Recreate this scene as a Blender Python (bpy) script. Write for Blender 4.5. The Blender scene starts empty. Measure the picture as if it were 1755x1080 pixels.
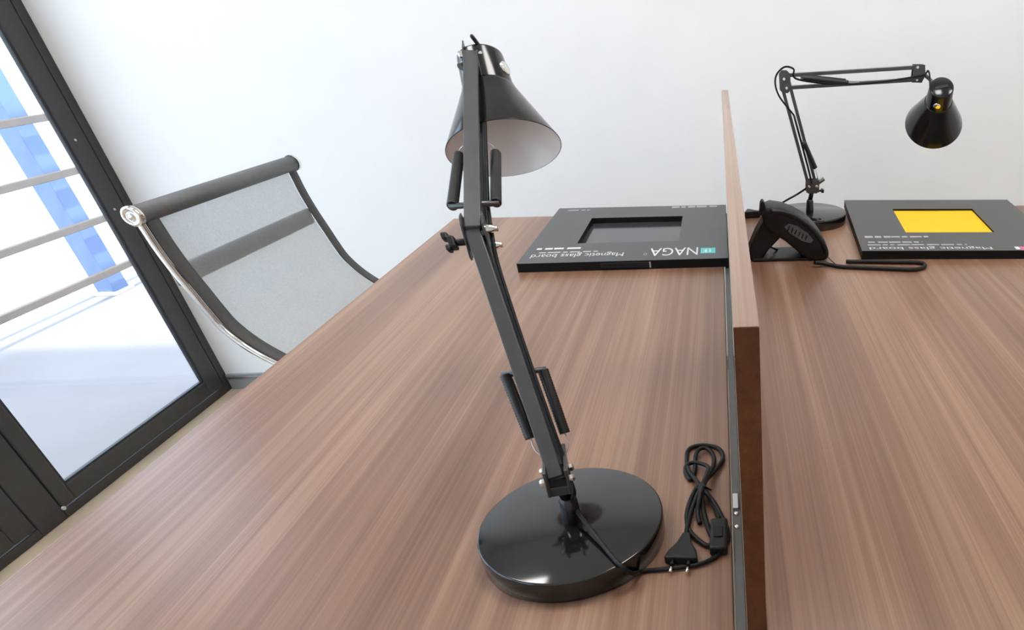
import bpy, bmesh, math, random
from mathutils import Vector, Matrix
random.seed(7)
V = Vector
sc = bpy.context.scene
COL = sc.collection

# ------------------------------------------------------------------ camera
W_PX, H_PX = 1755.0, 1080.0
CAM = V((-0.0033, -2.1370, 1.2753))
CR = V((0.9965, -0.0832, -0.0011)).normalized()
CF = V((0.0678, 0.8190, -0.5697)).normalized()
CU = CR.cross(CF).normalized()
CR = CF.cross(CU).normalized()
F_PX, PX, PY = 1116.557, 1342.294, 783.778
cd = bpy.data.cameras.new('camera')
cam = bpy.data.objects.new('camera', cd)
COL.objects.link(cam)
M = Matrix((CR, CU, -CF)).transposed().to_4x4()
M.translation = CAM
cam.matrix_world = M
cd.sensor_fit = 'HORIZONTAL'
cd.sensor_width = 36.0
cd.lens = F_PX / W_PX * 36.0
cd.shift_x = (W_PX / 2 - PX) / W_PX
cd.shift_y = (PY - H_PX / 2) / W_PX
cd.clip_start = 0.02
sc.camera = cam

# ------------------------------------------------------------------ sky, sun, exposure
world = bpy.data.worlds.new('sky')
sc.world = world
world.use_nodes = True
bg = world.node_tree.nodes['Background']
bg.inputs[0].default_value = (0.67, 0.81, 1.0, 1)
bg.inputs[1].default_value = 2.9
sd = bpy.data.lights.new('sun', 'SUN')
sd.energy = 6.5
sd.angle = 0.06
sd.color = (1.0, 0.95, 0.86)
sun = bpy.data.objects.new('sun', sd)
COL.objects.link(sun)
sun.rotation_euler = V((-0.40, 0.10, -1.0)).to_track_quat('-Z', 'Y').to_euler()
sc.view_settings.view_transform = 'Standard'
sc.view_settings.look = 'None'
sc.view_settings.gamma = 1.0
sc.view_settings.use_curve_mapping = False
sc.view_settings.exposure = 0.45

# ------------------------------------------------------------------ helpers
T = 0.74            # desk top height
YW = 0.38           # back wall
XD = -2.0525        # glazed wall


def ray(q):
    return CF + CR * ((q[0] - PX) / F_PX) - CU * ((q[1] - PY) / F_PX)


def atz(q, z):
    d = ray(q)
    return CAM + d * ((z - CAM.z) / d.z)


def aty(q, y):
    d = ray(q)
    return CAM + d * ((y - CAM.y) / d.y)


def mat(name):
    m = bpy.data.materials.new(name)
    m.use_nodes = True
    nt = m.node_tree
    return m, nt, nt.nodes, nt.links, nt.nodes['Principled BSDF']


def simple(name, col, rough=0.5, metal=0.0, spec=0.5, noise=0.06, scale=30.0, bump=0.0):
    m, nt, N, L, b = mat(name)
    tc = N.new('ShaderNodeTexCoord')
    nz = N.new('ShaderNodeTexNoise')
    nz.inputs['Scale'].default_value = scale
    nz.inputs['Detail'].default_value = 4
    L.new(tc.outputs['Object'], nz.inputs['Vector'])
    rp = N.new('ShaderNodeValToRGB')
    c0 = [max(0, c * (1 - noise)) for c in col]
    c1 = [min(1, c * (1 + noise)) for c in col]
    rp.color_ramp.elements[0].position = 0.3
    rp.color_ramp.elements[1].position = 0.7
    rp.color_ramp.elements[0].color = (*c0, 1)
    rp.color_ramp.elements[1].color = (*c1, 1)
    L.new(nz.outputs['Fac'], rp.inputs['Fac'])
    L.new(rp.outputs['Color'], b.inputs['Base Color'])
    b.inputs['Roughness'].default_value = rough
    b.inputs['Metallic'].default_value = metal
    b.inputs['Specular IOR Level'].default_value = spec
    if bump:
        bp = N.new('ShaderNodeBump')
        bp.inputs['Strength'].default_value = bump
        bp.inputs['Distance'].default_value = 0.002
        L.new(nz.outputs['Fac'], bp.inputs['Height'])
        L.new(bp.outputs['Normal'], b.inputs['Normal'])
    return m


def wood_mat(name, dark, mid, light, rough, spec=0.75):
    m, nt, N, L, b = mat(name)
    tc = N.new('ShaderNodeTexCoord')

    def noise(sx, sy, detail, dist=0.0, off=0.0):
        mp = N.new('ShaderNodeMapping')
        mp.inputs['Scale'].default_value = (sx, sy, sx)
        mp.inputs['Location'].default_value = (off, off, off)
        L.new(tc.outputs['Object'], mp.inputs['Vector'])
        n = N.new('ShaderNodeTexNoise')
        n.inputs['Scale'].default_value = 1.0
        n.inputs['Detail'].default_value = detail
        n.inputs['Distortion'].default_value = dist
        L.new(mp.outputs['Vector'], n.inputs['Vector'])
        return n.outputs['Fac']

    def math_(op, a, c):
        x = N.new('ShaderNodeMath')
        x.operation = op
        for i, s in enumerate((a, c)):
            if isinstance(s, (int, float)):
                x.inputs[i].default_value = s
            else:
                L.new(s, x.inputs[i])
        return x.outputs[0]
    broad = noise(9, 0.35, 3, 0.15)
    fine = noise(75, 0.8, 4, 0.0, 3.1)
    hair = noise(330, 2.2, 2, 0.0, 7.7)
    s = math_('ADD', math_('MULTIPLY', broad, 0.46), math_('MULTIPLY', fine, 0.34))
    s = math_('ADD', s, math_('MULTIPLY', hair, 0.20))
    rp = N.new('ShaderNodeValToRGB')
    e = rp.color_ramp.elements
    e[0].position = 0.37
    e[0].color = (*dark, 1)
    e[1].position = 0.63
    e[1].color = (*light, 1)
    k = e.new(0.50)
    k.color = (*mid, 1)
    L.new(s, rp.inputs['Fac'])
    L.new(rp.outputs['Color'], b.inputs['Base Color'])
    b.inputs['Roughness'].default_value = rough
    b.inputs['Specular IOR Level'].default_value = spec
    bp = N.new('ShaderNodeBump')
    bp.inputs['Strength'].default_value = 0.12
    bp.inputs['Distance'].default_value = 0.0006
    L.new(hair, bp.inputs['Height'])
    L.new(bp.outputs['Normal'], b.inputs['Normal'])
    return m


def glass_mat(name, gloss=0.07):
    m, nt, N, L, b = mat(name)
    out = N['Material Output']
    tr = N.new('ShaderNodeBsdfTransparent')
    tr.inputs[0].default_value = (0.96, 0.98, 0.98, 1)
    gl = N.new('ShaderNodeBsdfGlossy')
    gl.inputs['Roughness'].default_value = 0.02
    mx = N.new('ShaderNodeMixShader')
    mx.inputs[0].default_value = gloss
    L.new(tr.outputs[0], mx.inputs[1])
    L.new(gl.outputs[0], mx.inputs[2])
    L.new(mx.outputs[0], out.inputs['Surface'])
    N.remove(b)
    return m


def mesh_fabric_mat(name, col, through):
    m, nt, N, L, b = mat(name)
    out = N['Material Output']
    tc = N.new('ShaderNodeTexCoord')
    nz = N.new('ShaderNodeTexNoise')
    nz.inputs['Scale'].default_value = 260
    L.new(tc.outputs['Object'], nz.inputs['Vector'])
    big = N.new('ShaderNodeTexNoise')
    big.inputs['Scale'].default_value = 9
    L.new(tc.outputs['Object'], big.inputs['Vector'])
    rp = N.new('ShaderNodeValToRGB')
    rp.color_ramp.elements[0].color = (*[c * 0.8 for c in col], 1)
    rp.color_ramp.elements[1].color = (*[c * 1.15 for c in col], 1)
    L.new(nz.outputs['Fac'], rp.inputs['Fac'])
    L.new(rp.outputs['Color'], b.inputs['Base Color'])
    b.inputs['Roughness'].default_value = 0.75
    tl = N.new('ShaderNodeBsdfTranslucent')
    L.new(rp.outputs['Color'], tl.inputs['Color'])
    m1 = N.new('ShaderNodeMixShader')
    m1.inputs[0].default_value = 0.35
    L.new(b.outputs[0], m1.inputs[1])
    L.new(tl.outputs[0], m1.inputs[2])
    tr = N.new('ShaderNodeBsdfTransparent')
    mx = N.new('ShaderNodeMixShader')
    mr = N.new('ShaderNodeMapRange')
    mr.inputs['To Min'].default_value = through - 0.06
    mr.inputs['To Max'].default_value = through + 0.06
    L.new(big.outputs['Fac'], mr.inputs['Value'])
    L.new(mr.outputs['Result'], mx.inputs[0])
    L.new(m1.outputs[0], mx.inputs[1])
    L.new(tr.outputs[0], mx.inputs[2])
    L.new(mx.outputs[0], out.inputs['Surface'])
    return m


MT = {
    'wall': simple('white_wall_paint', (0.86, 0.865, 0.87), 0.75, noise=0.015, scale=6, bump=0.05),
    'ceiling': simple('white_ceiling_paint', (0.90, 0.90, 0.90), 0.8, noise=0.01),
    'floor': simple('beige_floor', (0.55, 0.44, 0.32), 0.35, noise=0.08, scale=8),
    'wood': wood_mat('walnut_laminate', (0.150, 0.068, 0.037), (0.232, 0.121, 0.072), (0.345, 0.204, 0.132), 0.33),
    'edge': wood_mat('walnut_edge_shaded', (0.085, 0.026, 0.008), (0.120, 0.038, 0.012), (0.150, 0.054, 0.020), 0.5, 0.25),  # divider edge with the shade of its near end put into the colour
    'edgelit': wood_mat('walnut_edge_lit', (0.24, 0.140, 0.092), (0.31, 0.195, 0.135), (0.38, 0.255, 0.185), 0.26),  # same edge, paler: sheen on the divider top put into the colour
    'frame': simple('anthracite_window_frame', (0.030, 0.028, 0.028), 0.35, noise=0.1),
    'glass': glass_mat('window_glass'),
    'gasket': simple('black_rubber_gasket', (0.006, 0.007, 0.012), 0.4),
    'alu': simple('brushed_aluminium', (0.62, 0.63, 0.65), 0.32, 1.0),
    'skirt': simple('grey_skirting', (0.38, 0.40, 0.43), 0.35, 0.4),
    'rail': simple('dark_grey_rail', (0.14, 0.14, 0.135), 0.45, 0.3),
    'steel': simple('desk_leg_steel', (0.55, 0.55, 0.56), 0.4, 0.6),
    'chrome': simple('chrome', (0.85, 0.82, 0.77), 0.12, 1.0),
    'lampblack': simple('gloss_black_lacquer', (0.006, 0.006, 0.0065), 0.17, noise=0.2),
    'lampbase': simple('gloss_black_base', (0.008, 0.008, 0.008), 0.09, noise=0.1, spec=0.7),
    'armblack': simple('satin_black_arm', (0.035, 0.035, 0.038), 0.30, noise=0.15, spec=1.0),
    'spring': simple('black_spring', (0.012, 0.012, 0.012), 0.4),
    'lining': simple('white_shade_lining', (0.93, 0.92, 0.91), 0.25, noise=0.01),
    'ceramic': simple('brown_lamp_socket', (0.30, 0.17, 0.12), 0.35),
    'rubber': simple('black_cable_rubber', (0.006, 0.006, 0.0065), 0.5, noise=0.15, spec=0.3),
    'card': simple('black_printed_card', (0.030, 0.031, 0.033), 0.30, noise=0.06, spec=0.6),
    'cardside': simple('black_card_side', (0.004, 0.004, 0.0035), 0.6, noise=0.1, spec=0.2),
    'print': simple('white_print', (0.75, 0.75, 0.76), 0.5, noise=0.03),
    'printdim': simple('grey_print', (0.42, 0.42, 0.43), 0.5, noise=0.03),
    'cyan': simple('turquoise_print', (0.10, 0.62, 0.60), 0.45, noise=0.05),
    'pink': simple('pink_print', (0.62, 0.16, 0.26), 0.45, noise=0.05),
    'slate': simple('dark_glass_board', (0.045, 0.048, 0.052), 0.12, noise=0.04, spec=0.7),
    '-': simple('yellow_board', (0.93, 0.58, 0.012), 0.6, noise=0.02, spec=0.25),
    'phone': simple('matt_black_plastic', (0.007, 0.007, 0.0075), 0.42, noise=0.15, spec=0.35),
    'grille': simple('grey_speaker_grille', (0.11, 0.11, 0.112), 0.5, noise=0.2, scale=200),
    'mesh': mesh_fabric_mat('grey_mesh_fabric', (0.40, 0.40, 0.39), 0.36),
    'band': simple('dark_grey_sling_edge', (0.075, 0.073, 0.070), 0.65, noise=0.1, scale=120),
    'roll': simple('grey_sling_roll', (0.13, 0.13, 0.132), 0.5, noise=0.08, scale=90),
    'blackplastic': simple('black_plastic', (0.02, 0.02, 0.02), 0.4),
    'terrace': simple('pale_terrace_tile', (0.29, 0.262, 0.262), 0.6, noise=0.04, scale=3),
    'railing': simple('weathered_railing', (0.115, 0.09, 0.075), 0.5, noise=0.1),
    'blue': simple('light_blue_post_paint', (0.11, 0.19, 0.40), 0.5, noise=0.03),
    'pale': simple('pale_ground', (0.75, 0.73, 0.70), 0.8, noise=0.05, scale=0.4),
    'outwall': simple('white_outer_render', (0.80, 0.79, 0.77), 0.8, noise=0.03),
}


def emit_mat(name, col, strength):
    m, nt, N, L, b = mat(name)
    b.inputs['Base Color'].default_value = (0.9, 0.9, 0.9, 1)
    b.inputs['Emission Color'].default_value = (*col, 1)
    b.inputs['Emission Strength'].default_value = strength
    return m


MT['fill_diffuser'] = emit_mat('fill_panel_glow', (1.0, 0.965, 0.925), 13.5)  # glow of the added ceiling fill panels


class MB:
    """collects faces in world coordinates; build() links ONE mesh object."""

    def __init__(self):
        self.v = []
        self.f = []
        self.sm = []

    def add(self, vs, fs, smooth=False):
        o = len(self.v)
        self.v += [V(p) for p in vs]
        self.f += [[i + o for i in f] for f in fs]
        self.sm += [smooth] * len(fs)
        return self

    def box(self, x0, x1, y0, y1, z0, z1):
        vs = [(x, y, z) for x in (x0, x1) for y in (y0, y1) for z in (z0, z1)]
        fs = [(0, 1, 3, 2), (4, 6, 7, 5), (0, 4, 5, 1), (2, 3, 7, 6), (0, 2, 6, 4), (1, 5, 7, 3)]
        return self.add(vs, fs)

    def obox(self, c, ax, ay, az, hx, hy, hz):
        c = V(c)
        vs = [c + ax * (sx * hx) + ay * (sy * hy) + az * (sz * hz) for sx in (-1, 1) for sy in (-1, 1) for sz in (-1, 1)]
        fs = [(0, 1, 3, 2), (4, 6, 7, 5), (0, 4, 5, 1), (2, 3, 7, 6), (0, 2, 6, 4), (1, 5, 7, 3)]
        return self.add(vs, fs)

    def bar(self, a, b, side, w, h, ext=0.0):
        """rectangular bar a->b; 'side' gives the width direction"""
        a, b = V(a), V(b)
        d = (b - a).normalized()
        s = (side - d * side.dot(d)).normalized()
        u = s.cross(d)
        return self.obox((a + b) / 2, d, s, u, (b - a).length / 2 + ext, w / 2, h / 2)

    def tube(self, pts, r, n=10, caps=True, smooth=True):
        pts = [V(p) for p in pts]
        rs = r if isinstance(r, (list, tuple)) else [r] * len(pts)
        t0 = (pts[1] - pts[0]).normalized()
        ref = V((0, 0, 1)) if abs(t0.z) < 0.9 else V((1, 0, 0))
        u = (ref - t0 * ref.dot(t0)).normalized()
        vs, fs = [], []
        for i, p in enumerate(pts):
            if i == 0:
                t = t0
            elif i == len(pts) - 1:
                t = (pts[i] - pts[i - 1]).normalized()
            else:
                t = ((pts[i + 1] - p).normalized() + (p - pts[i - 1]).normalized())
                t = t.normalized() if t.length > 1e-6 else (pts[i + 1] - p).normalized()
            u = u - t * u.dot(t)
            u = u.normalized()
            w = t.cross(u)
            for k in range(n):
                a = 2 * math.pi * k / n
                vs.append(p + (u * math.cos(a) + w * math.sin(a)) * rs[i])
        for i in range(len(pts) - 1):
            for k in range(n):
                k2 = (k + 1) % n
                fs.append((i * n + k, i * n + k2, (i + 1) * n + k2, (i + 1) * n + k))
        self.add(vs, fs, smooth)
        if caps:
            o = len(self.v) - len(vs)
            self.f.append([o + k for k in range(n)][::-1])
            self.f.append([o + (len(pts) - 1) * n + k for k in range(n)])
            self.sm += [False, False]
        return self

    def lathe(self, o, axis, prof, n=48, smooth=True, cap0=False, cap1=False):
        """prof = [(s, r)...] along axis from o"""
        o, ax = V(o), V(axis).normalized()
        ref = V((0, 0, 1)) if abs(ax.z) < 0.9 else V((1, 0, 0))
        u = (ref - ax * ref.dot(ax)).normalized()
        w = ax.cross(u)
        vs, fs = [], []
        for s, r in prof:
            for k in range(n):
                a = 2 * math.pi * k / n
                vs.append(o + ax * s + (u * math.cos(a) + w * math.sin(a)) * r)
        for i in range(len(prof) - 1):
            for k in range(n):
                k2 = (k + 1) % n
                fs.append((i * n + k, i * n + k2, (i + 1) * n + k2, (i + 1) * n + k))
        self.add(vs, fs, smooth)
        b = len(self.v) - len(vs)
        if cap0:
            self.f.append([b + k for k in range(n)][::-1])
            self.sm.append(False)
        if cap1:
            self.f.append([b + (len(prof) - 1) * n + k for k in range(n)])
            self.sm.append(False)
        return self

    def prism(self, poly, a, b):
        """poly = list of 3D points, extruded from offset a to offset b (vectors)"""
        n = len(poly)
        vs = [V(p) + V(a) for p in poly] + [V(p) + V(b) for p in poly]
        fs = [list(range(n))[::-1], list(range(n, 2 * n))]
        fs += [(i, (i + 1) % n, n + (i + 1) % n, n + i) for i in range(n)]
        return self.add(vs, fs)

    def build(self, name, m, parent=None, bevel=0.0, seg=2, fix=True):
        o0 = V((0, 0, 0))
        p = parent
        while p is not None:
            o0 += p.location
            p = p.parent
        me = bpy.data.meshes.new(name)
        me.from_pydata([tuple(q - o0) for q in self.v], [], self.f)
        me.polygons.foreach_set('use_smooth', self.sm)
        if fix:
            bm = bmesh.new()
            bm.from_mesh(me)
            bmesh.ops.recalc_face_normals(bm, faces=bm.faces)
            bm.to_mesh(me)
            bm.free()
        me.materials.append(MT[m] if isinstance(m, str) else m)
        ob = bpy.data.objects.new(name, me)
        COL.objects.link(ob)
        if parent is not None:
            ob.parent = parent
        if bevel:
            md = ob.modifiers.new('bevel', 'BEVEL')
            md.width = bevel
            md.segments = seg
            md.limit_method = 'ANGLE'
            md.angle_limit = math.radians(40)
        return ob


def thing(name, label, cat, loc, group=None):
    o = bpy.data.objects.new(name, None)
    o.empty_display_size = 0.05
    COL.objects.link(o)
    o.location = loc
    o['label'] = label
    o['category'] = cat
    if group:
        o['group'] = group
    return o


def tag(o, label, cat, group=None):
    o['label'] = label
    o['category'] = cat
    if group:
        o['group'] = group
    return o


def struct(o, label=None):
    o['kind'] = 'structure'
    if label:
        o['label'] = label
    return o


def sroot(name, loc, label):
    o = bpy.data.objects.new(name, None)
    COL.objects.link(o)
    o.location = loc
    return struct(o, label)


def catmull(pts, n=8):
    pts = [V(p) for p in pts]
    q = [pts[0] * 2 - pts[1]] + pts + [pts[-1] * 2 - pts[-2]]
    out = []
    for i in range(1, len(q) - 2):
        p0, p1, p2, p3 = q[i - 1], q[i], q[i + 1], q[i + 2]
        for k in range(n):
            t = k / n
            out.append(0.5 * ((2 * p1) + (p2 - p0) * t + (2 * p0 - 5 * p1 + 4 * p2 - p3) * t * t + (3 * p1 - p0 - 3 * p2 + p3) * t ** 3))
    out.append(pts[-1])
    return out


# ------------------------------------------------------------------ room shell
XR, YB, ZC = 3.2, -4.4, 2.75
struct(MB().box(XD - 0.16, XR + 0.2, YB - 0.2, YW + 0.2, -0.12, 0.0).build('floor', 'floor'), 'beige floor of the office')
struct(MB().box(XD - 0.025, XR + 0.2, YW, YW + 0.05, 0.0, ZC).build('wall_back', 'wall'), 'plain white painted wall behind the desks')
struct(MB().box(XR, XR + 0.2, YB - 0.2, YW, 0.0, ZC).build('wall_right', 'wall'), 'white wall on the right of the office')
struct(MB().box(XD - 0.16, XR, YB - 0.2, YB, 0.0, ZC).build('wall_rear', 'wall'), 'white wall behind the camera')
struct(MB().box(XD - 0.42, XR + 0.2, YB - 0.2, YW + 0.2, ZC, ZC + 0.2).build('ceiling', 'ceiling'), 'white ceiling of the office')
lw = MB()
lw.box(XD - 0.16, XD + 0.02, YB, YW, 2.35, ZC)
lw.box(XD - 0.16, XD + 0.02, YB, -4.05, 0.0, 2.35)
struct(lw.build('wall_left', 'wall'), 'white lintel and pier around the glazed wall')
bb = sroot('baseboard_back', (XD, YW, 0), 'grey skirting with a bright metal line along the white wall')
MB().box(XD + 0.018, XR, YW - 0.012, YW, 0.0, 0.064).build('skirting_board', 'skirt', bb)
MB().box(XD + 0.018, XR, YW - 0.0145, YW - 0.012, 0.046, 0.054).build('metal_strip', 'alu', bb)

# fill panels added over the desks, above the frame, to brighten the room
def add_fill_panel(x, y, label):
    r = thing('fill_panel', label, 'light', (x, y, ZC - 0.03), 'added ceiling fill panels')
    f = MB()
    h, t = 0.31, 0.018
    f.box(x - h, x + h, y - h, y - h + t, ZC - 0.03, ZC)
    f.box(x - h, x + h, y + h - t, y + h, ZC - 0.03, ZC)
    f.box(x - h, x - h + t, y - h + t, y + h - t, ZC - 0.03, ZC)
    f.box(x + h - t, x + h, y - h + t, y + h - t, ZC - 0.03, ZC)
    f.build('frame', 'alu', r, 0.001)
    MB().box(x - h + t, x + h - t, y - h + t, y + h - t, ZC - 0.022, ZC - 0.012).build('fill_diffuser', 'fill_diffuser', r)


for px_, lb in ((-1.2, 'added fill light panel, out of view, nearest the glazed wall'), (0.3, 'added fill light panel, out of view, above the divider'), (1.8, 'added fill light panel, out of view, nearest the right wall')):
    add_fill_panel(px_, -1.0, lb)

# ------------------------------------------------------------------ glazed wall: balcony door and more bays
ZT = 2.35
XF = XD + 0.016


def bay(name, y_hi, y_lo, label, fixed_hi=0.036, fixed_lo=0.0, stile_hi=0.079, stile_lo=0.052, rail=0.056, screws=False):
    """one glazed bay seen from inside, from Y=y_hi (far) to y_lo (near)"""
    r = sroot(name, (XF, y_hi, 0), label)
    x0, x1 = XF - 0.040, XF - 0.002
    f = MB()
    f.box(x0, x1, y_hi - fixed_hi, y_hi, 0.0, ZT)
    if fixed_lo:
        f.box(x0, x1, y_lo, y_lo + fixed_lo, 0.0, ZT)
    f.box(x0, x1, y_lo, y_hi - fixed_hi, 0.0, 0.028)
    f.box(x0, x1, y_lo, y_hi - fixed_hi, ZT - 0.04, ZT)
    f.build('outer_frame', 'frame', r, 0.003)
    g = 0.004
    a, b = y_lo + fixed_lo + g, y_hi - fixed_hi - g
    z0, z1 = 0.028 + g, ZT - 0.04 - g
    xs0, xs1 = XF - 0.020, XF
    s = MB()
    s.box(xs0, xs1, b - stile_hi + g, b, z0, z1)
    s.box(xs0, xs1, a, a + stile_lo - g, z0, z1)
    s.box(xs0, xs1, a + stile_lo - g, b - stile_hi + g, z0, z0 + rail)
    s.box(xs0, xs1, a + stile_lo - g, b - stile_hi + g, z1 - rail, z1)
    s.build('sash', 'frame', r, 0.005, 3)
    ga, gb, gz0, gz1 = a + stile_lo - g, b - stile_hi + g, z0 + rail, z1 - rail
    gk = MB()
    t = 0.007
    gk.box(XF - 0.014, XF - 0.003, ga, ga + t, gz0, gz1)
    gk.box(XF - 0.014, XF - 0.003, gb - t, gb, gz0, gz1)
    gk.box(XF - 0.014, XF - 0.003, ga + t, gb - t, gz0, gz0 + t)
    gk.box(XF - 0.014, XF - 0.003, ga + t, gb - t, gz1 - t, gz1)
    gk.build('gasket', 'gasket', r)
    MB().box(XF - 0.011, XF - 0.006, ga + t * .5, gb - t * .5, gz0 + t * .5, gz1 - t * .5).build('pane', 'glass', r)
    if screws:
        for z in (0.93, 0.72):
            MB().lathe((XF, y_hi - 0.085, z), (1, 0, 0), [(0, 0.004), (0.0012, 0.004), (0.0018, 0.002)], 10, cap1=True).build('screw', 'alu', r)
        MB().lathe((XF - 0.002, -0.437, 0.034), (1, 0, 0), [(0, 0.006), (0.004, 0.006)], 12, cap1=True).build('hinge_pin', 'alu', r)
    return r


bay('door_1', YW, -0.441, 'dark framed glass balcony door beside the mesh chair', screws=True)
bay('window_1', -0.441, -1.45, 'dark framed tall window nearer than the balcony door', fixed_hi=0.088, stile_hi=0.072, stile_lo=0.06)
bay('added_window_2', -1.45, -2.55, 'dark framed window added out of view, second from the balcony door', fixed_hi=0.06, stile_hi=0.07, stile_lo=0.06)  # unseen bay, added to let in more daylight
bay('added_window_3', -2.55, -4.05, 'dark framed window added out of view, farthest from the balcony door', fixed_hi=0.06, fixed_lo=0.04, stile_hi=0.07, stile_lo=0.06)  # also added out of view, brightens the near part of the room

# ------------------------------------------------------------------ balcony and outdoors
struct(MB().box(-3.46, XD - 0.16, -6.0, 6.0, -0.15, -0.004).build('balcony_floor', 'terrace'), 'pale tiled balcony floor outside the glass door')
struct(MB().box(-60, -3.46, -40, 60, -3.4, -3.3).build('ground', 'pale'), 'pale sunlit ground beyond the balcony')
XRL = -3.264
rr = thing('balcony_railing', 'brownish railing of four horizontal bars along the balcony edge', 'railing', (XRL, 0.5, 0))
for z in (0.125, 0.362, 0.596, 0.836):
    MB().box(XRL - 0.012, XRL + 0.012, -5.0, 5.5, z - 0.016, z + 0.016).build('rail', 'railing', rr, 0.003)
for y in (-4.4, -2.8, -1.2, 3.2, 4.8):
    MB().box(XRL - 0.034, XRL - 0.0125, y - 0.02, y + 0.02, -0.004, 0.852).build('post', 'railing', rr, 0.003)
pc = thing('balcony_post', 'light blue square post standing behind the balcony railing', 'post', (XRL - 0.09, 1.60, -0.004))
MB().box(XRL - 0.135, XRL - 0.045, 1.545, 1.645, 0.0, 2.9).build('shaft', 'blue', pc, 0.004)
MB().box(XRL - 0.155, XRL - 0.036, 1.525, 1.665, -0.004, 0.012).build('base_plate', 'outwall', pc, 0.003)

# ------------------------------------------------------------------ desks
YN = -1.95


def desk(name, x0, x1, label):
    r = thing(name, label, 'desk', ((x0 + x1) / 2, (YN) / 2, 0), 'desks on both sides of the divider')
    MB().box(x0, x1, YN, 0.0, T - 0.025, T).build('tabletop', 'wood', r, 0.0015)
    for x in (x0 + 0.06, x1 - 0.06):
        for y in (YN + 0.06, -0.06):
            MB().box(x - 0.025, x + 0.025, y - 0.025, y + 0.025, 0.0, T - 0.065).build('leg', 'steel', r, 0.003)
    for y in (YN + 0.06, -0.06):
        MB().box(x0 + 0.03, x1 - 0.03, y - 0.02, y + 0.02, T - 0.065, T - 0.025).build('cross_beam', 'steel', r, 0.002)
    return r


desk('office_desk', -0.839, -0.017, 'walnut laminate desk left of the divider, carrying the nearest lamp')
desk('office_desk', 0.0172, 1.02, 'walnut laminate desk right of the divider, carrying the yellow box')
DN, DH, DT = -1.679, 0.337, 0.0195
dv = thing('desk_divider', 'upright walnut laminate privacy panel standing between the two desks', 'divider', (0.0, 0.0, T))
MB().box(0.0004, DT - 0.0004, DN + 0.0006, -0.001, 0.56, T + DH - 0.0006).build('panel', 'wood', dv, 0.001)
MB().box(0, DT, DN + 0.001, 0.0, T + DH - 0.0006, T + DH).build('top_edge_band', 'edgelit', dv)
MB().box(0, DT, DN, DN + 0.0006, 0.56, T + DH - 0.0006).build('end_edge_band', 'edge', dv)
rl = MB().box(-0.0120, -0.0008, YN, 0.0, T - 0.05, T - 0.003).build('mounting_rail', 'rail', dv, 0.001)
MB().box(-0.0115, -0.004, -1.478, -1.447, T - 0.003, T + 0.001).build('clip', 'alu', rl, 0.0008)
for y in (-1.486, -1.512):
    MB().lathe((-0.0075, y, T - 0.003), (0, 0, 1), [(0, 0.0035), (0.0015, 0.0035), (0.0025, 0.002)], 12, cap1=True).build('screw', 'chrome', rl)


dv.location = (-0.0028, 0.0, T)


# ------------------------------------------------------------------ text on the boxes
def text_mesh(body):
    cu = bpy.data.curves.new('t', 'FONT')
    cu.body = body
    cu.resolution_u = 3
    ob = bpy.data.objects.new('t', cu)
    COL.objects.link(ob)
    dg = bpy.context.evaluated_depsgraph_get()
    me = bpy.data.meshes.new_from_object(ob.evaluated_get(dg))
    bpy.data.objects.remove(ob)
    bpy.data.curves.remove(cu)
    return me


def put_text(name, body, m, parent, c, ux, uy, w, h, z):
    """text centred on c, reading along ux, up along uy, filling w by h"""
    me = text_mesh(body)
    xs = [v.co.x for v in me.vertices]
    ys = [v.co.y for v in me.vertices]
    cx, cy = (min(xs) + max(xs)) / 2, (min(ys) + max(ys)) / 2
    kx, ky = w / (max(xs) - min(xs)), h / (max(ys) - min(ys))
    o0 = parent.location
    for v in me.vertices:
        p = c + ux * ((v.co.x - cx) * kx) + uy * ((v.co.y - cy) * ky)
        v.co = V((p.x, p.y, z)) - o0
    me.materials.clear()
    me.materials.append(MT[m])
    ob = bpy.data.objects.new(name, me)
    COL.objects.link(ob)
    ob.parent = parent
    return ob


BH = 0.022


def board_box(name, label, c0, ux, uy, w, d, cut, depth, floor_m, inner_m):
    """flat box, near-left corner c0; cut = (x0,x1,y0,y1) in box coordinates"""
    r = thing(name, label, 'box', (c0 + ux * (w / 2) + uy * (d / 2)).to_3d() + V((0, 0, T)), 'flat black board boxes on the desks')

    def P(x, y, z):
        p = c0 + ux * x + uy * y
        return V((p.x, p.y, T + z))

    def slab(mb, x0, x1, y0, y1, z0, z1):
        vs = [P(x, y, z) for x in (x0, x1) for y in (y0, y1) for z in (z0, z1)]
        mb.add(vs, [(0, 1, 3, 2), (4, 6, 7, 5), (0, 4, 5, 1), (2, 3, 7, 6), (0, 2, 6, 4), (1, 5, 7, 3)])
    a, b, e, f = cut
    body = MB()
    slab(body, 0, w, 0, d, 0.0, BH - depth)
    for q in ((0, a, 0, d), (b, w, 0, d), (a, b, 0, e), (a, b, f, d)):
        slab(body, *q, BH - depth, BH - 0.001)
    body.build('carton', 'cardside', r)
    lid = MB()
    for q in ((0, a, 0, d), (b, w, 0, d), (a, b, 0, e), (a, b, f, d)):
        slab(lid, *q, BH - 0.001, BH)
    lid.build('lid_print', 'card', r)
    fl = MB()
    slab(fl, a, b, e, f, BH - depth, BH - depth + 0.0015)
    fl.build('board', floor_m, r)
    return r, P


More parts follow.
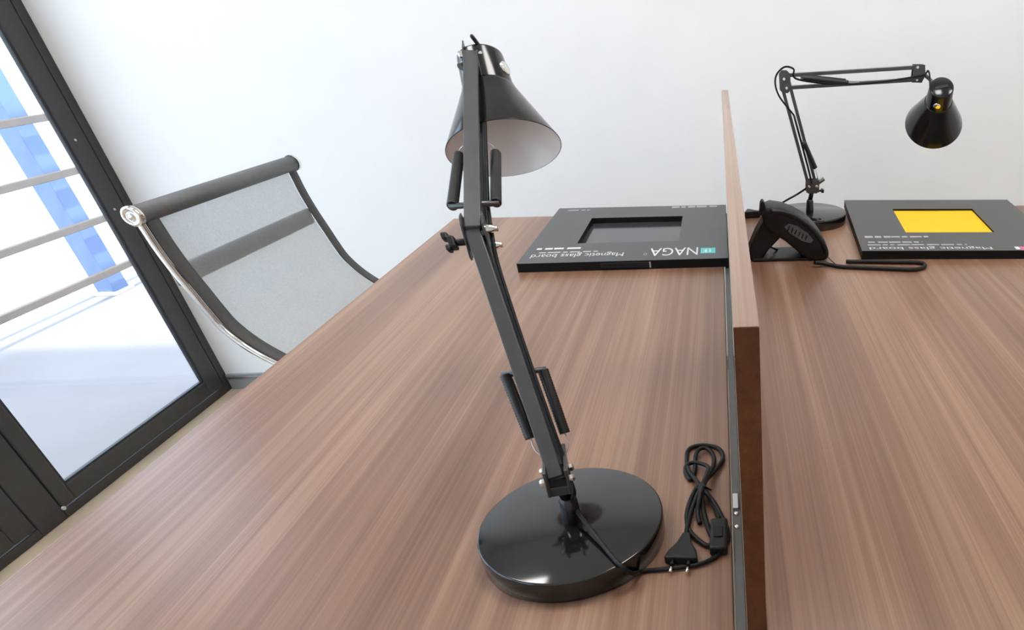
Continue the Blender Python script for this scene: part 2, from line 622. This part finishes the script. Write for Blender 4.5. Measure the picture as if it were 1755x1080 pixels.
def board_writing(r, c0, ux, uy, items):
    """items: (name, text, material, (px_left, px_right, py_far, py_near)) read from the wall side"""
    for nm, body, m, (xl, xr, yf, yn) in items:
        ym = (yf + yn) / 2
        l, q = atz((xl, ym), T + BH), atz((xr, ym), T + BH)
        xm = (xl + xr) / 2
        f, n = atz((xm, yf), T + BH), atz((xm, yn), T + BH)
        w = abs((q - l).to_2d().dot(ux))
        h = abs((f - n).to_2d().dot(uy))
        c = ((l + q) / 2).to_2d()
        if body == '-':
            mb = MB()
            x = 0.0
            rnd = random.Random(nm + str(xl))
            while x < w:
                k = min(rnd.uniform(0.010, 0.034), w - x)
                q0 = c + ux * (x - w / 2 + k / 2)
                mb.prism([V((*(q0 + ux * (sx * k / 2) + uy * (sy * h * 0.26)), T + BH)) for sx, sy in ((-1, -1), (1, -1), (1, 1), (-1, 1))], (0, 0, 0), (0, 0, 0.0004))
                x += k + rnd.uniform(0.004, 0.009)
            mb.build(nm, m, r)
        elif body is None:
            mb = MB()
            mb.prism([V((*(c + ux * (sx * w / 2) + uy * (sy * h / 2)), T + BH)) for sx, sy in ((-1, -1), (1, -1), (1, 1), (-1, 1))], (0, 0, 0), (0, 0, 0.0004))
            mb.build(nm, m, r)
        else:
            put_text(nm, body, m, r, c, -ux, -uy, w, h, T + BH + 0.0005)


V2 = lambda x, y: V((x, y))
ux1, uy1 = V2(1, 0), V2(0, 1)
c1 = V2(-0.5178, -0.5245)
b1, P1 = board_box('flat_board_box', 'flat black box with a dark cut-out window and turquoise logo, left of divider', c1, ux1, uy1, 0.5120, 0.5275,
                   (0.1175, 0.383, 0.155, 0.405), 0.017, 'slate', 'cardside')
board_writing(b1, c1, ux1, uy1, [
    ('brand_print', 'NAGA', 'print', (1114, 1196, 425, 438)),
    ('trademark_print', 'o', 'printdim', (1103, 1109, 434, 438)),
    ('logo_print', None, 'cyan', (1201, 1226, 425, 434)),
    ('title_print', 'Magnetic glass board', 'print', (912, 1068, 433, 441)),
    ('subtitle_print', '-', 'printdim', (925, 1024, 430.5, 434)),
    ('size_print', '-', 'print', (921, 996, 424, 428.5)),
    ('corner_print', '-', 'printdim', (974, 1011, 359, 362)),
    ('small_print', '-', 'printdim', (1152, 1229, 352, 357)),
])
lp = atz((1201 + 8, 430), T + BH)
MB().box(lp.x - 0.002, lp.x + 0.004, lp.y - 0.014, lp.y + 0.010, T + BH + 0.0004, T + BH + 0.0007).build('logo_sign', 'print', b1)
MB().box(lp.x + 0.010, lp.x + 0.014, lp.y - 0.012, lp.y + 0.012, T + BH + 0.0004, T + BH + 0.0007).build('logo_sign', 'print', b1)
# carrying handle in the near side of the box
MB().box(-0.318, -0.2, -0.5285, -0.5246, T + 0.005, T + 0.0185).build('handle', 'rubber', b1, 0.0015)
MB().box(-0.2, -0.1965, -0.5262, -0.5246, T + 0.004, T + 0.018).build('tape', 'printdim', b1)

a2 = math.radians(-4.3)
ux2, uy2 = V2(math.cos(a2), math.sin(a2)), V2(-math.sin(a2), math.cos(a2))
c2 = V2(0.3345, -0.4975)
b2, P2 = board_box('flat_board_box', 'flat black box with a yellow cut-out window, right of divider', c2, ux2, uy2, 0.5235, 0.5265,
                   (0.138, 0.3835, 0.163, 0.415), 0.007, '-', 'cardside')
board_writing(b2, c2, ux2, uy2, [
    ('title_print', 'Magnetic glass board', 'print', (1490, 1700, 422.5, 427.8)),
    ('subtitle_print', '-', 'printdim', (1487, 1657, 418, 421.3)),
    ('size_print', '-', 'printdim', (1488, 1580, 413.5, 417)),
    ('range_print', '-', 'printdim', (1482, 1526, 403.5, 409)),
    ('small_print', '-', 'printdim', (1527, 1595, 404, 408)),
    ('logo_mark', None, 'print', (1740, 1748, 423, 427.5)),
    ('logo_print', None, 'pink', (1748, 1768, 423, 429)),
])


# ------------------------------------------------------------------ lamps
def shade_axis(center, dpx, k):
    v = (CAM - center).normalized()
    w = CR * dpx[0] - CU * dpx[1]
    w = (w - v * w.dot(v)).normalized()
    return (v * k + w * math.sqrt(1 - k * k)).normalized()


def desk_lamp(label, base, r_base, p0, elbow, tip, heading, sc_open, axis, L_neck=0.138, knob_side=-1):
    """articulated task lamp; heading = horizontal way the upper arm points"""
    root = thing('desk_lamp', label, 'lamp', base, 'black articulated desk lamps')
    H = V((heading[0], heading[1], 0)).normalized()
    n = H.cross(V((0, 0, 1)))          # sideways
    Z = V((0, 0, 1))
    tb = 0.030
    MB().lathe(base, Z, [(0.0, r_base - 0.002), (0.0015, r_base), (tb - 0.002, r_base), (tb - 0.0006, r_base - 0.0006), (tb, r_base - 0.002), (tb, 0.0)], 96, cap0=True).build('base', 'lampbase', root)
    st = MB()
    st.lathe(base + Z * tb, Z, [(0, 0.0115), (0.030, 0.0105), (0.034, 0.0075)], 20)
    st.tube([base + Z * (tb + 0.03), V((p0.x, p0.y, p0.z - 0.012))], 0.0068, 14)
    st.build('stem', 'lampblack', root)
    dl = (elbow - p0).normalized()
    wl = (H - dl * H.dot(dl)).normalized()      # in plane, towards heading
    du = (tip - elbow).normalized()
    wu = (Z - du * Z.dot(du)).normalized()
    # foot bracket
    br = MB()
    for s in (-1, 1):
        br.obox(p0 + n * (s * 0.0115), H, n, Z, 0.019, 0.0018, 0.017)
    br.obox(p0 - Z * 0.014, H, n, Z, 0.014, 0.0115, 0.006)
    br.bar(p0 + H * 0.012 + Z * 0.004, p0 + H * 0.034 + Z * 0.018, n, 0.026, 0.006)
    fb = br.build('foot_bracket', 'armblack', root, 0.001)
    for q in (-0.011, 0.011):
        for s in (-1, 1):
            MB().lathe(p0 + H * q + n * (s * 0.013), n * s, [(0, 0.0048), (0.004, 0.0048), (0.006, 0.003)], 6, smooth=False, cap1=True).build('nut', 'chrome', fb)
    kb = MB()
    kp = p0 - Z * 0.015 + H * 0.012
    kb.tube([kp, kp + H * 0.014], 0.003, 8)
    kb.obox(kp + H * 0.018, H, n, Z, 0.004, 0.009, 0.0045)
    kb.build('wing_screw', 'phone', fb, 0.0015)

    def arm(nm, a, b, d, w, sep, w_bar):
        for k, s in enumerate((-1, 1)):
            MB().bar(a + w * (s * sep), b + w * (s * sep), n, w_bar, 0.0085, 0.004).build(nm, 'armblack', root, 0.0012)
    arm('lower_arm_bar', p0, elbow, dl, wl, 0.0105, 0.0165)
    arm('upper_arm_bar', elbow, tip, du, wu, 0.0145, 0.0185)

    def springs(a, b, w, f0, o0, f1, o1, fw, ow, lat):
        A = a.lerp(b, f0) + w * o0
        B = a.lerp(b, f1) + w * o1
        E = a.lerp(b, fw) + w * ow
        MB().tube([A - n * (lat + 0.004), A + n * (lat + 0.004)], 0.0036, 10).build('spring_crossbar', 'armblack', root)
        for s in (-1, 1):
            A1, B1 = A + n * (s * lat), B + n * (s * lat * 0.92)
            L = (B1 - A1).length
            N = int(L / 0.0016)
            pts, rad = [], []
            for i in range(N + 1):
                pts.append(A1.lerp(B1, i / N))
                rad.append(0.0066 if i % 2 else 0.0059)
            sp = MB().tube(pts, rad, 14).build('spring', 'spring', root)
            MB().tube(catmull([B1, B1.lerp(E, 0.35) + n * (s * 0.006), B1.lerp(E, 0.75) + n * (s * 0.002), E + n * (s * 0.008)], 5), 0.0008, 6).build('spring_wire', 'alu', sp)
    springs(p0, elbow, wl, 0.43, 0.008, 0.17, 0.020, 0.02, 0.020, 0.021)
    springs(elbow, tip, wu, 0.13, 0.008, 0.47, -0.010, 0.60, -0.012, 0.0245)
    # elbow plates
    ej = MB()
    for s in (-1, 1):
        pts = [elbow + Z * a + H * b for a, b in ((-0.026, -0.006), (-0.020, -0.013), (0.018, -0.015), (0.026, -0.008), (0.026, 0.006), (0.018, 0.014), (-0.018, 0.015), (-0.026, 0.008))]
        ej.prism(pts, n * (s * 0.0105), n * (s * 0.0125))
    el = ej.build('elbow_plate', 'armblack', root, 0.0006)
    for da, db in ((-0.013, 0.003), (0.008, -0.004)):
        q = elbow + Z * da + H * db
        MB().lathe(q + n * 0.0125, n, [(0, 0.0052), (0.006, 0.0052), (0.009, 0.0035), (0.013, 0.0035)], 12, cap1=True).build('bolt', 'chrome', el)
    kc = elbow - n * 0.0125 - dl * 0.006
    kn = MB()
    kn.tube([kc, kc - n * 0.012], 0.0042, 10)
    kn.obox(kc - n * 0.0155, n, dl, wl, 0.0042, 0.008, 0.006)
    kn.obox(kc - n * 0.021 + dl * 0.008, n, dl, wl, 0.004, 0.005, 0.0055)
    kn.obox(kc - n * 0.021 - dl * 0.007, n, dl, wl, 0.003, 0.004, 0.0055)
    kn.build('wing_knob', 'phone', el, 0.0025)
    # head bracket
    hb = MB()
    for s in (-1, 1):
        hb.prism([tip + du * a + Z * b for a, b in ((-0.012, -0.020), (0.016, -0.022), (0.024, -0.004), (0.020, 0.020), (-0.010, 0.022))], n * (s * 0.0085), n * (s * 0.0105))
    hb.obox(tip + du * 0.012, du, n, wu, 0.009, 0.0085, 0.014)
    hd = hb.build('head_bracket', 'armblack', root, 0.0008)
    for b_ in (-0.0145, 0.0145):
        for s in (-1, 1):
            MB().lathe(tip + wu * b_ + n * (s * 0.0105), n * s, [(0, 0.0046), (0.004, 0.0046), (0.006, 0.0028)], 6, smooth=False, cap1=True).build('nut', 'chrome', hd)
    # shade
    a = axis
    top = sc_open - a * L_neck
    nk = MB()
    nk.lathe(top, a, [(0.0, 0.0), (0.0, 0.029), (0.002, 0.0315), (0.004, 0.032), (0.052, 0.0355)], 56)
    neck = nk.build('neck', 'lampblack', root)
    ref = (n - a * n.dot(a)).normalized()
    MB().obox(top - a * 0.0006, a, ref, a.cross(ref), 0.0008, 0.004, 0.017).build('vent_slot', 'gasket', neck)
    sh = MB().lathe(top, a, [(0.049, 0.0335), (0.0495, 0.0368), (0.053, 0.0376), (0.080, 0.0510), (0.110, 0.0660), (L_neck - 0.001, 0.0795), (L_neck, 0.0798), (L_neck, 0.0788)], 72).build('shade', 'lampblack', root)
    MB().lathe(top, a, [(L_neck, 0.0788), (0.110, 0.0650), (0.080, 0.0500), (0.055, 0.0362), (0.045, 0.034), (0.016, 0.031), (0.016, 0.0)], 72).build('shade_lining', 'lining', sh)
    MB().lathe(top, a, [(0.0165, 0.018), (0.056, 0.018), (0.056, 0.015), (0.040, 0.014), (0.040, 0.0)], 32).build('socket', 'ceramic', sh)
    # swivel link from head to neck
    cl = top + a * 0.026
    out = (tip + du * 0.022) - cl
    out = (out - a * out.dot(a)).normalized()
    att = cl + out * 0.033
    lk = MB()
    lk.tube([tip + du * 0.018, tip.lerp(att, 0.55) + du * 0.010, att + out * 0.004], 0.0045, 10)
    lk.build('swivel', 'armblack', root)
    sd_ = out.cross(a)
    o2 = out * 0.45 + n * 0.9
    o2 = (o2 - a * o2.dot(a)).normalized()
    MB().lathe(cl + a * 0.004 + o2 * 0.0325, o2, [(0, 0.0095), (0.0025, 0.0095), (0.0035, 0.008), (0.0035, 0.0)], 28).build('clip_plate', 'chrome', neck)
    return dict(root=root, n=n, H=H, dl=dl, wl=wl, du=du, wu=wu, top=top, a=a, out=out)


def cord(pts, r, root, name='cord', m='rubber', k=8):
    return MB().tube(catmull(pts, k), r, 8).build(name, m, root)


# nearest lamp, on the left desk
B1 = V((-0.2056, -1.5193, T))
p01 = aty((955, 814), -1.5170)
e1 = V((-0.2993, -1.3283, 1.0518))
t1 = CAM + ray((812, 111)) * 0.925
O1 = CAM + ray((866, 257)) * 0.945
ax1 = shade_axis(O1, (46, 169), 0.465)
L1 = desk_lamp('black articulated desk lamp standing nearest, shade tilted towards the camera, white inside', B1, 0.1070, p01, e1, t1, (-0.22, 1.0), O1, ax1)
r1 = L1['root']
# cable along the arms, looping at head and elbow
nn = L1['n']
cord([L1['top'] + L1['a'] * 0.004, L1['top'] - L1['a'] * 0.012 + nn * 0.004, t1 + V((0, 0, 0.034)) + nn * 0.006, t1 + nn * 0.016 + V((0, 0, 0.008)),
      t1.lerp(e1, 0.2) + nn * 0.0125, t1.lerp(e1, 0.5) + nn * 0.0125, t1.lerp(e1, 0.85) + nn * 0.013], 0.0026, r1, 'head_cable')
cord([t1.lerp(e1, 0.85) + nn * 0.013, e1 + nn * 0.018 + V((0, -0.004, 0.0)), e1.lerp(p01, 0.15) + nn * 0.012, e1.lerp(p01, 0.5) + nn * 0.011, e1.lerp(p01, 0.9) + nn * 0.012,
      p01 + nn * 0.016 + V((0, -0.012, 0.0))], 0.0026, r1, 'arm_cable')


def d(x, y, z=0.0036):
    return atz((x, y), T + z)


zt = 0.024
cord([p01 + nn * 0.016 + V((0, -0.012, 0.0)), p01 + nn * 0.020 + V((0.0, -0.022, -0.014)), atz((982, 866), T + 0.050), atz((1018, 914), T + 0.040), atz((1050, 955), T + 0.034),
      atz((1066, 971), T + 0.032), atz((1084, 983), T + 0.018), d(1102, 979), d(1150, 974), d(1195, 968), d(1222, 957), d(1234, 948)], 0.0026, r1, 'cord')
# bundled loops
cord([d(1233, 890, .006), d(1226, 872, .006), d(1214, 850, .007), d(1204, 832, .009), d(1193, 838, .011), d(1182, 862, .008), d(1177, 885, .006), d(1181, 908, .004), d(1196, 925), d(1212, 935),
      d(1222, 928, .004), d(1214, 905, .006), d(1206, 875, .008), d(1203, 845, .014), d(1209, 825, .014), d(1226, 806, .007), d(1239, 786, .004), d(1233, 770), d(1215, 764), d(1195, 764),
      d(1180, 771), d(1177, 788), d(1180, 806, .005), d(1192, 822, .008), d(1206, 840, .016), d(1224, 862, .009), d(1240, 892, .005), d(1248, 914), d(1246, 928), d(1240, 936, .006)], 0.0031, r1, 'cord_loop')
cord([d(1200, 898, .004), d(1196, 880, .007), d(1200, 850, .018), d(1212, 818, .016), d(1222, 800, .008), d(1223, 782, .004), d(1212, 769, .006), d(1199, 770, .007), d(1192, 782, .006), d(1191, 806, .004),
      d(1184, 822), d(1176, 812), d(1176, 799, .005), d(1187, 793, .007), d(1203, 795, .009), d(1214, 803, .012), d(1206, 826, .018), d(1192, 856, .012), d(1182, 885, .006), d(1178, 905, .0055), d(1176, 918, .006)], 0.0031, r1, 'cord_loop')
MB().tube([d(1192, 838, .012), d(1206, 833, .021), d(1218, 840, .010)], 0.0016, 8).build('twist_tie', 'gasket', r1)
# in-line switch
sA, sB = d(1233, 894, .007), d(1231, 946, .007)
sdv = (sB - sA).normalized()
sw_side = sdv.cross(V((0, 0, 1))).normalized()
swm = MB().obox((sA + sB) / 2, sdv, sw_side, V((0, 0, 1)), (sB - sA).length / 2, 0.0105, 0.007).build('inline_switch', 'phone', r1, 0.003, 3)
MB().obox((sA + sB) / 2 + V((0, 0, 0.0072)), sdv, sw_side, V((0, 0, 1)), 0.009, 0.0055, 0.0016).build('rocker', 'rubber', swm, 0.001)
# flat plug
g0, g1 = d(1177, 918, .006), d(1167, 962, .006)
gd = (g1 - g0).normalized()
gs = gd.cross(V((0, 0, 1))).normalized()
hl = (g1 - g0).length
poly = [(0.0, -0.005), (0.10, -0.0055), (0.42, -0.0095), (0.70, -0.0165), (0.95, -0.0195), (1.0, -0.0185), (1.0, 0.0185), (0.95, 0.0195), (0.70, 0.0165), (0.42, 0.0095), (0.10, 0.0055), (0.0, 0.005)]
plug = MB().prism([g0 + gd * (a * hl) + gs * b for a, b in poly], (0, 0, -0.0058), (0, 0, 0.0058)).build('plug', 'phone', r1, 0.0018, 3)
for s in (-1, 1):
    q = g1 + gs * (s * 0.0095)
    MB().tube([q - gd * 0.002, q + gd * 0.007], 0.0024, 10).build('pin_sleeve', 'rubber', plug)
    MB().tube([q + gd * 0.007, q + gd * 0.016, q + gd * 0.0175], [0.0022, 0.0022, 0.0012], 10).build('pin', 'chrome', plug)

# far lamp, on the right desk
B2 = V((0.2430, -0.1330, T))
p02 = V((0.2490, -0.1330, 0.8430))
e2 = aty((1345, 140), -0.133)
t2 = aty((1570, 126), -0.133)
O2 = CAM + ray((1600, 212)) * 1.84
ax2 = shade_axis(O2, (-14, 63), -0.78)
L2 = desk_lamp('black articulated desk lamp at the far wall, upper arm level, shade facing down', B2, 0.1080, p02, e2, t2, (1.0, 0.0), O2, ax2)
r2 = L2['root']
n2 = L2['n']
cord([L2['top'] + L2['a'] * 0.006 - V((0.03, 0, 0)), t2 + V((0.030, -0.012, 0.006)), t2 + n2 * 0.014 + V((0, 0, -0.006)), t2.lerp(e2, 0.5) + n2 * 0.0125 - V((0, 0, 0.0145)), t2.lerp(e2, 0.9) + n2 * 0.0125 + V((0, 0, 0.004)),
      e2 + n2 * 0.014 + V((0.022, 0, 0.030)), e2 + n2 * 0.014 + V((-0.004, 0, 0.034)), e2 + n2 * 0.014 + V((-0.026, 0, 0.010)), e2 + n2 * 0.013 + V((-0.018, 0, -0.03)), e2.lerp(p02, 0.3) + n2 * 0.0115], 0.0024, r2, 'head_cable')
cord([e2.lerp(p02, 0.3) + n2 * 0.0115, e2.lerp(p02, 0.9) + n2 * 0.0125, p02 + n2 * 0.0135 + V((-0.010, 0, 0.004)), aty((1368, 332), -0.12), aty((1345, 345), -0.12), atz((1325, 358), T + 0.016), atz((1312, 366), T + 0.004),
      atz((1298, 369), T + 0.004), atz((1286, 369), T + 0.005)], 0.0028, r2, 'cord')
q0, q1 = atz((1303, 367), T + 0.010), atz((1278, 366), T + 0.010)
gd2 = (q1 - q0).normalized()
gs2 = gd2.cross(V((0, 0, 1)))
MB().prism([q0 + gd2 * (a * 0.045) + gs2 * b for a, b in poly], (0, 0, -0.0095), (0, 0, 0.010)).build('plug', 'phone', r2, 0.003, 3)

# ------------------------------------------------------------------ desk phone on the right desk
YP = -0.500


def pp(x, y):
    q = aty((x, y), YP)
    return V((q.x, YP, q.z))


ph = thing('desk_phone', 'matt black phone propped up on its stand beside the divider', 'phone', (0.15, YP + 0.03, T))
outer = [pp(1306, 372), pp(1310, 361), pp(1322, 356), pp(1342, 359), pp(1362, 366), pp(1384, 379), pp(1402, 396), pp(1415, 415), pp(1421, 432), pp(1421, 444), pp(1414, 449)]
inner = [pp(1396, 449), pp(1380, 442), pp(1362, 428), pp(1345, 414), pp(1330, 405), pp(1318, 398), pp(1309, 388)]
pl = [V((p.x, p.y, max(p.z, T + 0.001))) for p in outer + inner]
body = MB().prism(pl, (0, 0, 0), (0, 0.085, 0)).build('handset_body', 'phone', ph, 0.008, 4)
for p in body.data.polygons:
    p.use_smooth = True
# raised rim along the handset back
rim = [p + V((0, -0.002, 0)) for p in (pp(1320, 362), pp(1342, 364), pp(1362, 371), pp(1382, 384), pp(1399, 400), pp(1411, 418), pp(1416, 434))]
MB().tube(catmull(rim, 5), 0.0065, 10).build('rim', 'phone', ph)
gc = [pp(1344, 389), pp(1352, 383), pp(1366, 387), pp(1384, 399), pp(1394, 411), pp(1390, 417), pp(1374, 413), pp(1354, 400)]
gr = MB().prism(gc, (0, -0.0022, 0), (0, 0.004, 0)).build('speaker_grille', 'grille', ph, 0.001)
for k in range(6):
    u = k / 5
    a = pp(1353 + 30 * u, 387 + 16 * u)
    b_ = pp(1350 + 30 * u, 395 + 16 * u)
    MB().tube([a + V((0, -0.0026, 0)), b_ + V((0, -0.0026, 0))], 0.0016, 6).build('slot', 'rubber', gr)
st = [pp(1312, 376), pp(1336, 380), pp(1343, 398), pp(1337, 412), pp(1316, 434), pp(1307, 450), pp(1286, 450), pp(1284, 432), pp(1296, 404)]
st = [V((p.x, p.y, max(p.z, T + 0.0005))) for p in st]
MB().prism(st, (0, 0.012, 0), (0, 0.075, 0)).build('stand', 'phone', ph, 0.005, 3)
MB().prism([pp(1302, 372), pp(1304, 352), pp(1308, 348), pp(1312, 352), pp(1313, 372)], (0, 0.02, 0), (0, 0.05, 0)).build('hook', 'phone', ph, 0.003, 3)
MB().box(0.055, 0.235, YP + 0.004, YP + 0.10, T, T + 0.008).build('foot_plate', 'phone', ph, 0.003)
zc = 0.0055
pc_ = [d(1396, 450, .014), d(1412, 452, .008), d(1440, 457, zc), d(1480, 459, zc), d(1530, 461, zc), d(1566, 462, zc), d(1583, 458, zc), d(1583, 452, zc), d(1566, 449.5, zc), d(1530, 449, zc), d(1490, 448.5, zc), d(1450, 448.5, zc)]
cord(pc_, 0.0052, ph, 'coiled_cable', k=6)
cord([d(1418, 440, .012), d(1424, 446, .006), d(1432, 453, .003)], 0.0012, ph, 'thin_wire')
cord([pp(1318, 428) + V((0, .03, 0)), d(1335, 428, .006), d(1360, 424, .004), d(1372, 420, .008)], 0.0022, ph, 'short_cable')

# ------------------------------------------------------------------ mesh chair
zA = 0.917
A = atz((233, 369), zA)
Bq = atz((499, 280), zA)
uw = (Bq - A)
wid = uw.length
uw.normalize()
fw = V((uw.y, -uw.x, 0))
if fw.x < 0:
    fw = -fw
prof = [(0.000, 0.917), (0.004, 0.880), (0.008, 0.845), (0.018, 0.795), (0.033, 0.740), (0.044, 0.700), (0.058, 0.660), (0.090, 0.615), (0.135, 0.575),
        (0.190, 0.540), (0.250, 0.515), (0.330, 0.500), (0.430, 0.495), (0.520, 0.492), (0.570, 0.478)]
pf = catmull([V((a, 0, b)) for a, b in prof], 4)
cx = A.lerp(Bq, 0.5) + fw * 0.33
ch = thing('office_chair', 'grey mesh office chair with chrome rails, pushed in at the left desk', 'chair', (cx.x, cx.y, 0.0))


def CP(s, dd, z, off=0.0):
    """s across 0..1"""
    q = A + uw * (wid * s) + fw * dd
    return V((q.x, q.y, z))


def sling(nm, s0, s1, m, lift, ns=2, sag=0.0):
    mb = MB()
    vs, fs = [], []
    for p in pf:
        for k in range(ns + 1):
            s = s0 + (s1 - s0) * k / ns
            bow = sag * (1 - (2 * s - 1) ** 2)
            vs.append(CP(s, p.x - bow + lift, p.z))
    for i in range(len(pf) - 1):
        for k in range(ns):
            j = i * (ns + 1) + k
            fs.append((j, j + 1, j + ns + 2, j + ns + 1))
    mb.add(vs, fs, True)
    return mb.build(nm, m, ch, fix=False)


bw = 0.072
sling('mesh_sling', bw * 0.9, 1 - bw * 0.75, 'mesh', 0.0, 10, 0.006)
for nm, s0, s1 in (('edge_band', 0.012, bw), ('edge_band', 1 - bw * 0.8, 0.990)):
    o = sling(nm, s0, s1, 'band', 0.002, 2)
    sm = o.modifiers.new('thickness', 'SOLIDIFY')
    sm.thickness = 0.006
for s in (0.004, 0.996):
    MB().tube([CP(s, p.x - 0.004, p.z) for p in pf], 0.0068, 12).build('side_rail', 'chrome', ch)
MB().tube([CP(-0.006, 0, zA), CP(1.004, 0, zA)], 0.0185, 24).build('top_roll', 'roll', ch)
for s, sg in ((-0.006, -1), (1.004, 1)):
    cp = MB().lathe(CP(s, 0, zA), uw * sg, [(0, 0.0205), (0.008, 0.0205), (0.011, 0.018), (0.011, 0.013), (0.009, 0.0125), (0.009, 0.007), (0.011, 0.0065), (0.011, 0.0)], 32).build('end_cap', 'chrome', ch)
bp0, bp1 = CP(0.03, -0.002, 0.778), CP(0.992, -0.002, 0.778)
MB().bar(bp0, bp1, V((0, 0, 1)), 0.042, 0.014).build('back_spreader', 'roll', ch, 0.005, 3)
for dd, z in ((0.22, 0.50), (0.47, 0.468)):
    MB().bar(CP(0, dd, z), CP(1, dd, z), fw, 0.045, 0.012).build('seat_spreader', 'chrome', ch, 0.004)
MB().tube([CP(1, 0.57, 0.474), CP(0, 0.57, 0.474)], 0.016, 20).build('front_roll', 'roll', ch)
ctr = V((cx.x, cx.y, 0))
tl = MB()
tl.bar(CP(0.5, 0.18, 0.47), CP(0.5, 0.50, 0.45), uw, 0.11, 0.035)
tl.build('tilt_housing', 'blackplastic', ch, 0.006)
MB().lathe(ctr, V((0, 0, 1)), [(0.085, 0.026), (0.25, 0.026), (0.251, 0.016), (0.45, 0.016)], 24, cap0=True, cap1=True).build('gas_column', 'chrome', ch)
for k in range(5):
    a = 2 * math.pi * k / 5 + 0.3
    dr = V((math.cos(a), math.sin(a), 0))
    lg = MB().tube([ctr + V((0, 0, 0.115)), ctr + dr * 0.12 + V((0, 0, 0.105)), ctr + dr * 0.30 + V((0, 0, 0.075))], [0.024, 0.020, 0.013], 12).build('base_leg', 'chrome', ch)
    cs = MB()
    sd2 = V((-dr.y, dr.x, 0))
    for s in (-1, 1):
        cs.lathe(ctr + dr * 0.30 + V((0, 0, 0.027)) + sd2 * (s * 0.006), sd2 * s, [(0, 0.0), (0, 0.024), (0.002, 0.027), (0.014, 0.027), (0.016, 0.024), (0.016, 0.0)], 24)
    cs.tube([ctr + dr * 0.30 + V((0, 0, 0.03)), ctr + dr * 0.30 + V((0, 0, 0.08))], 0.006, 10)
    cs.build('caster', 'blackplastic', lg)
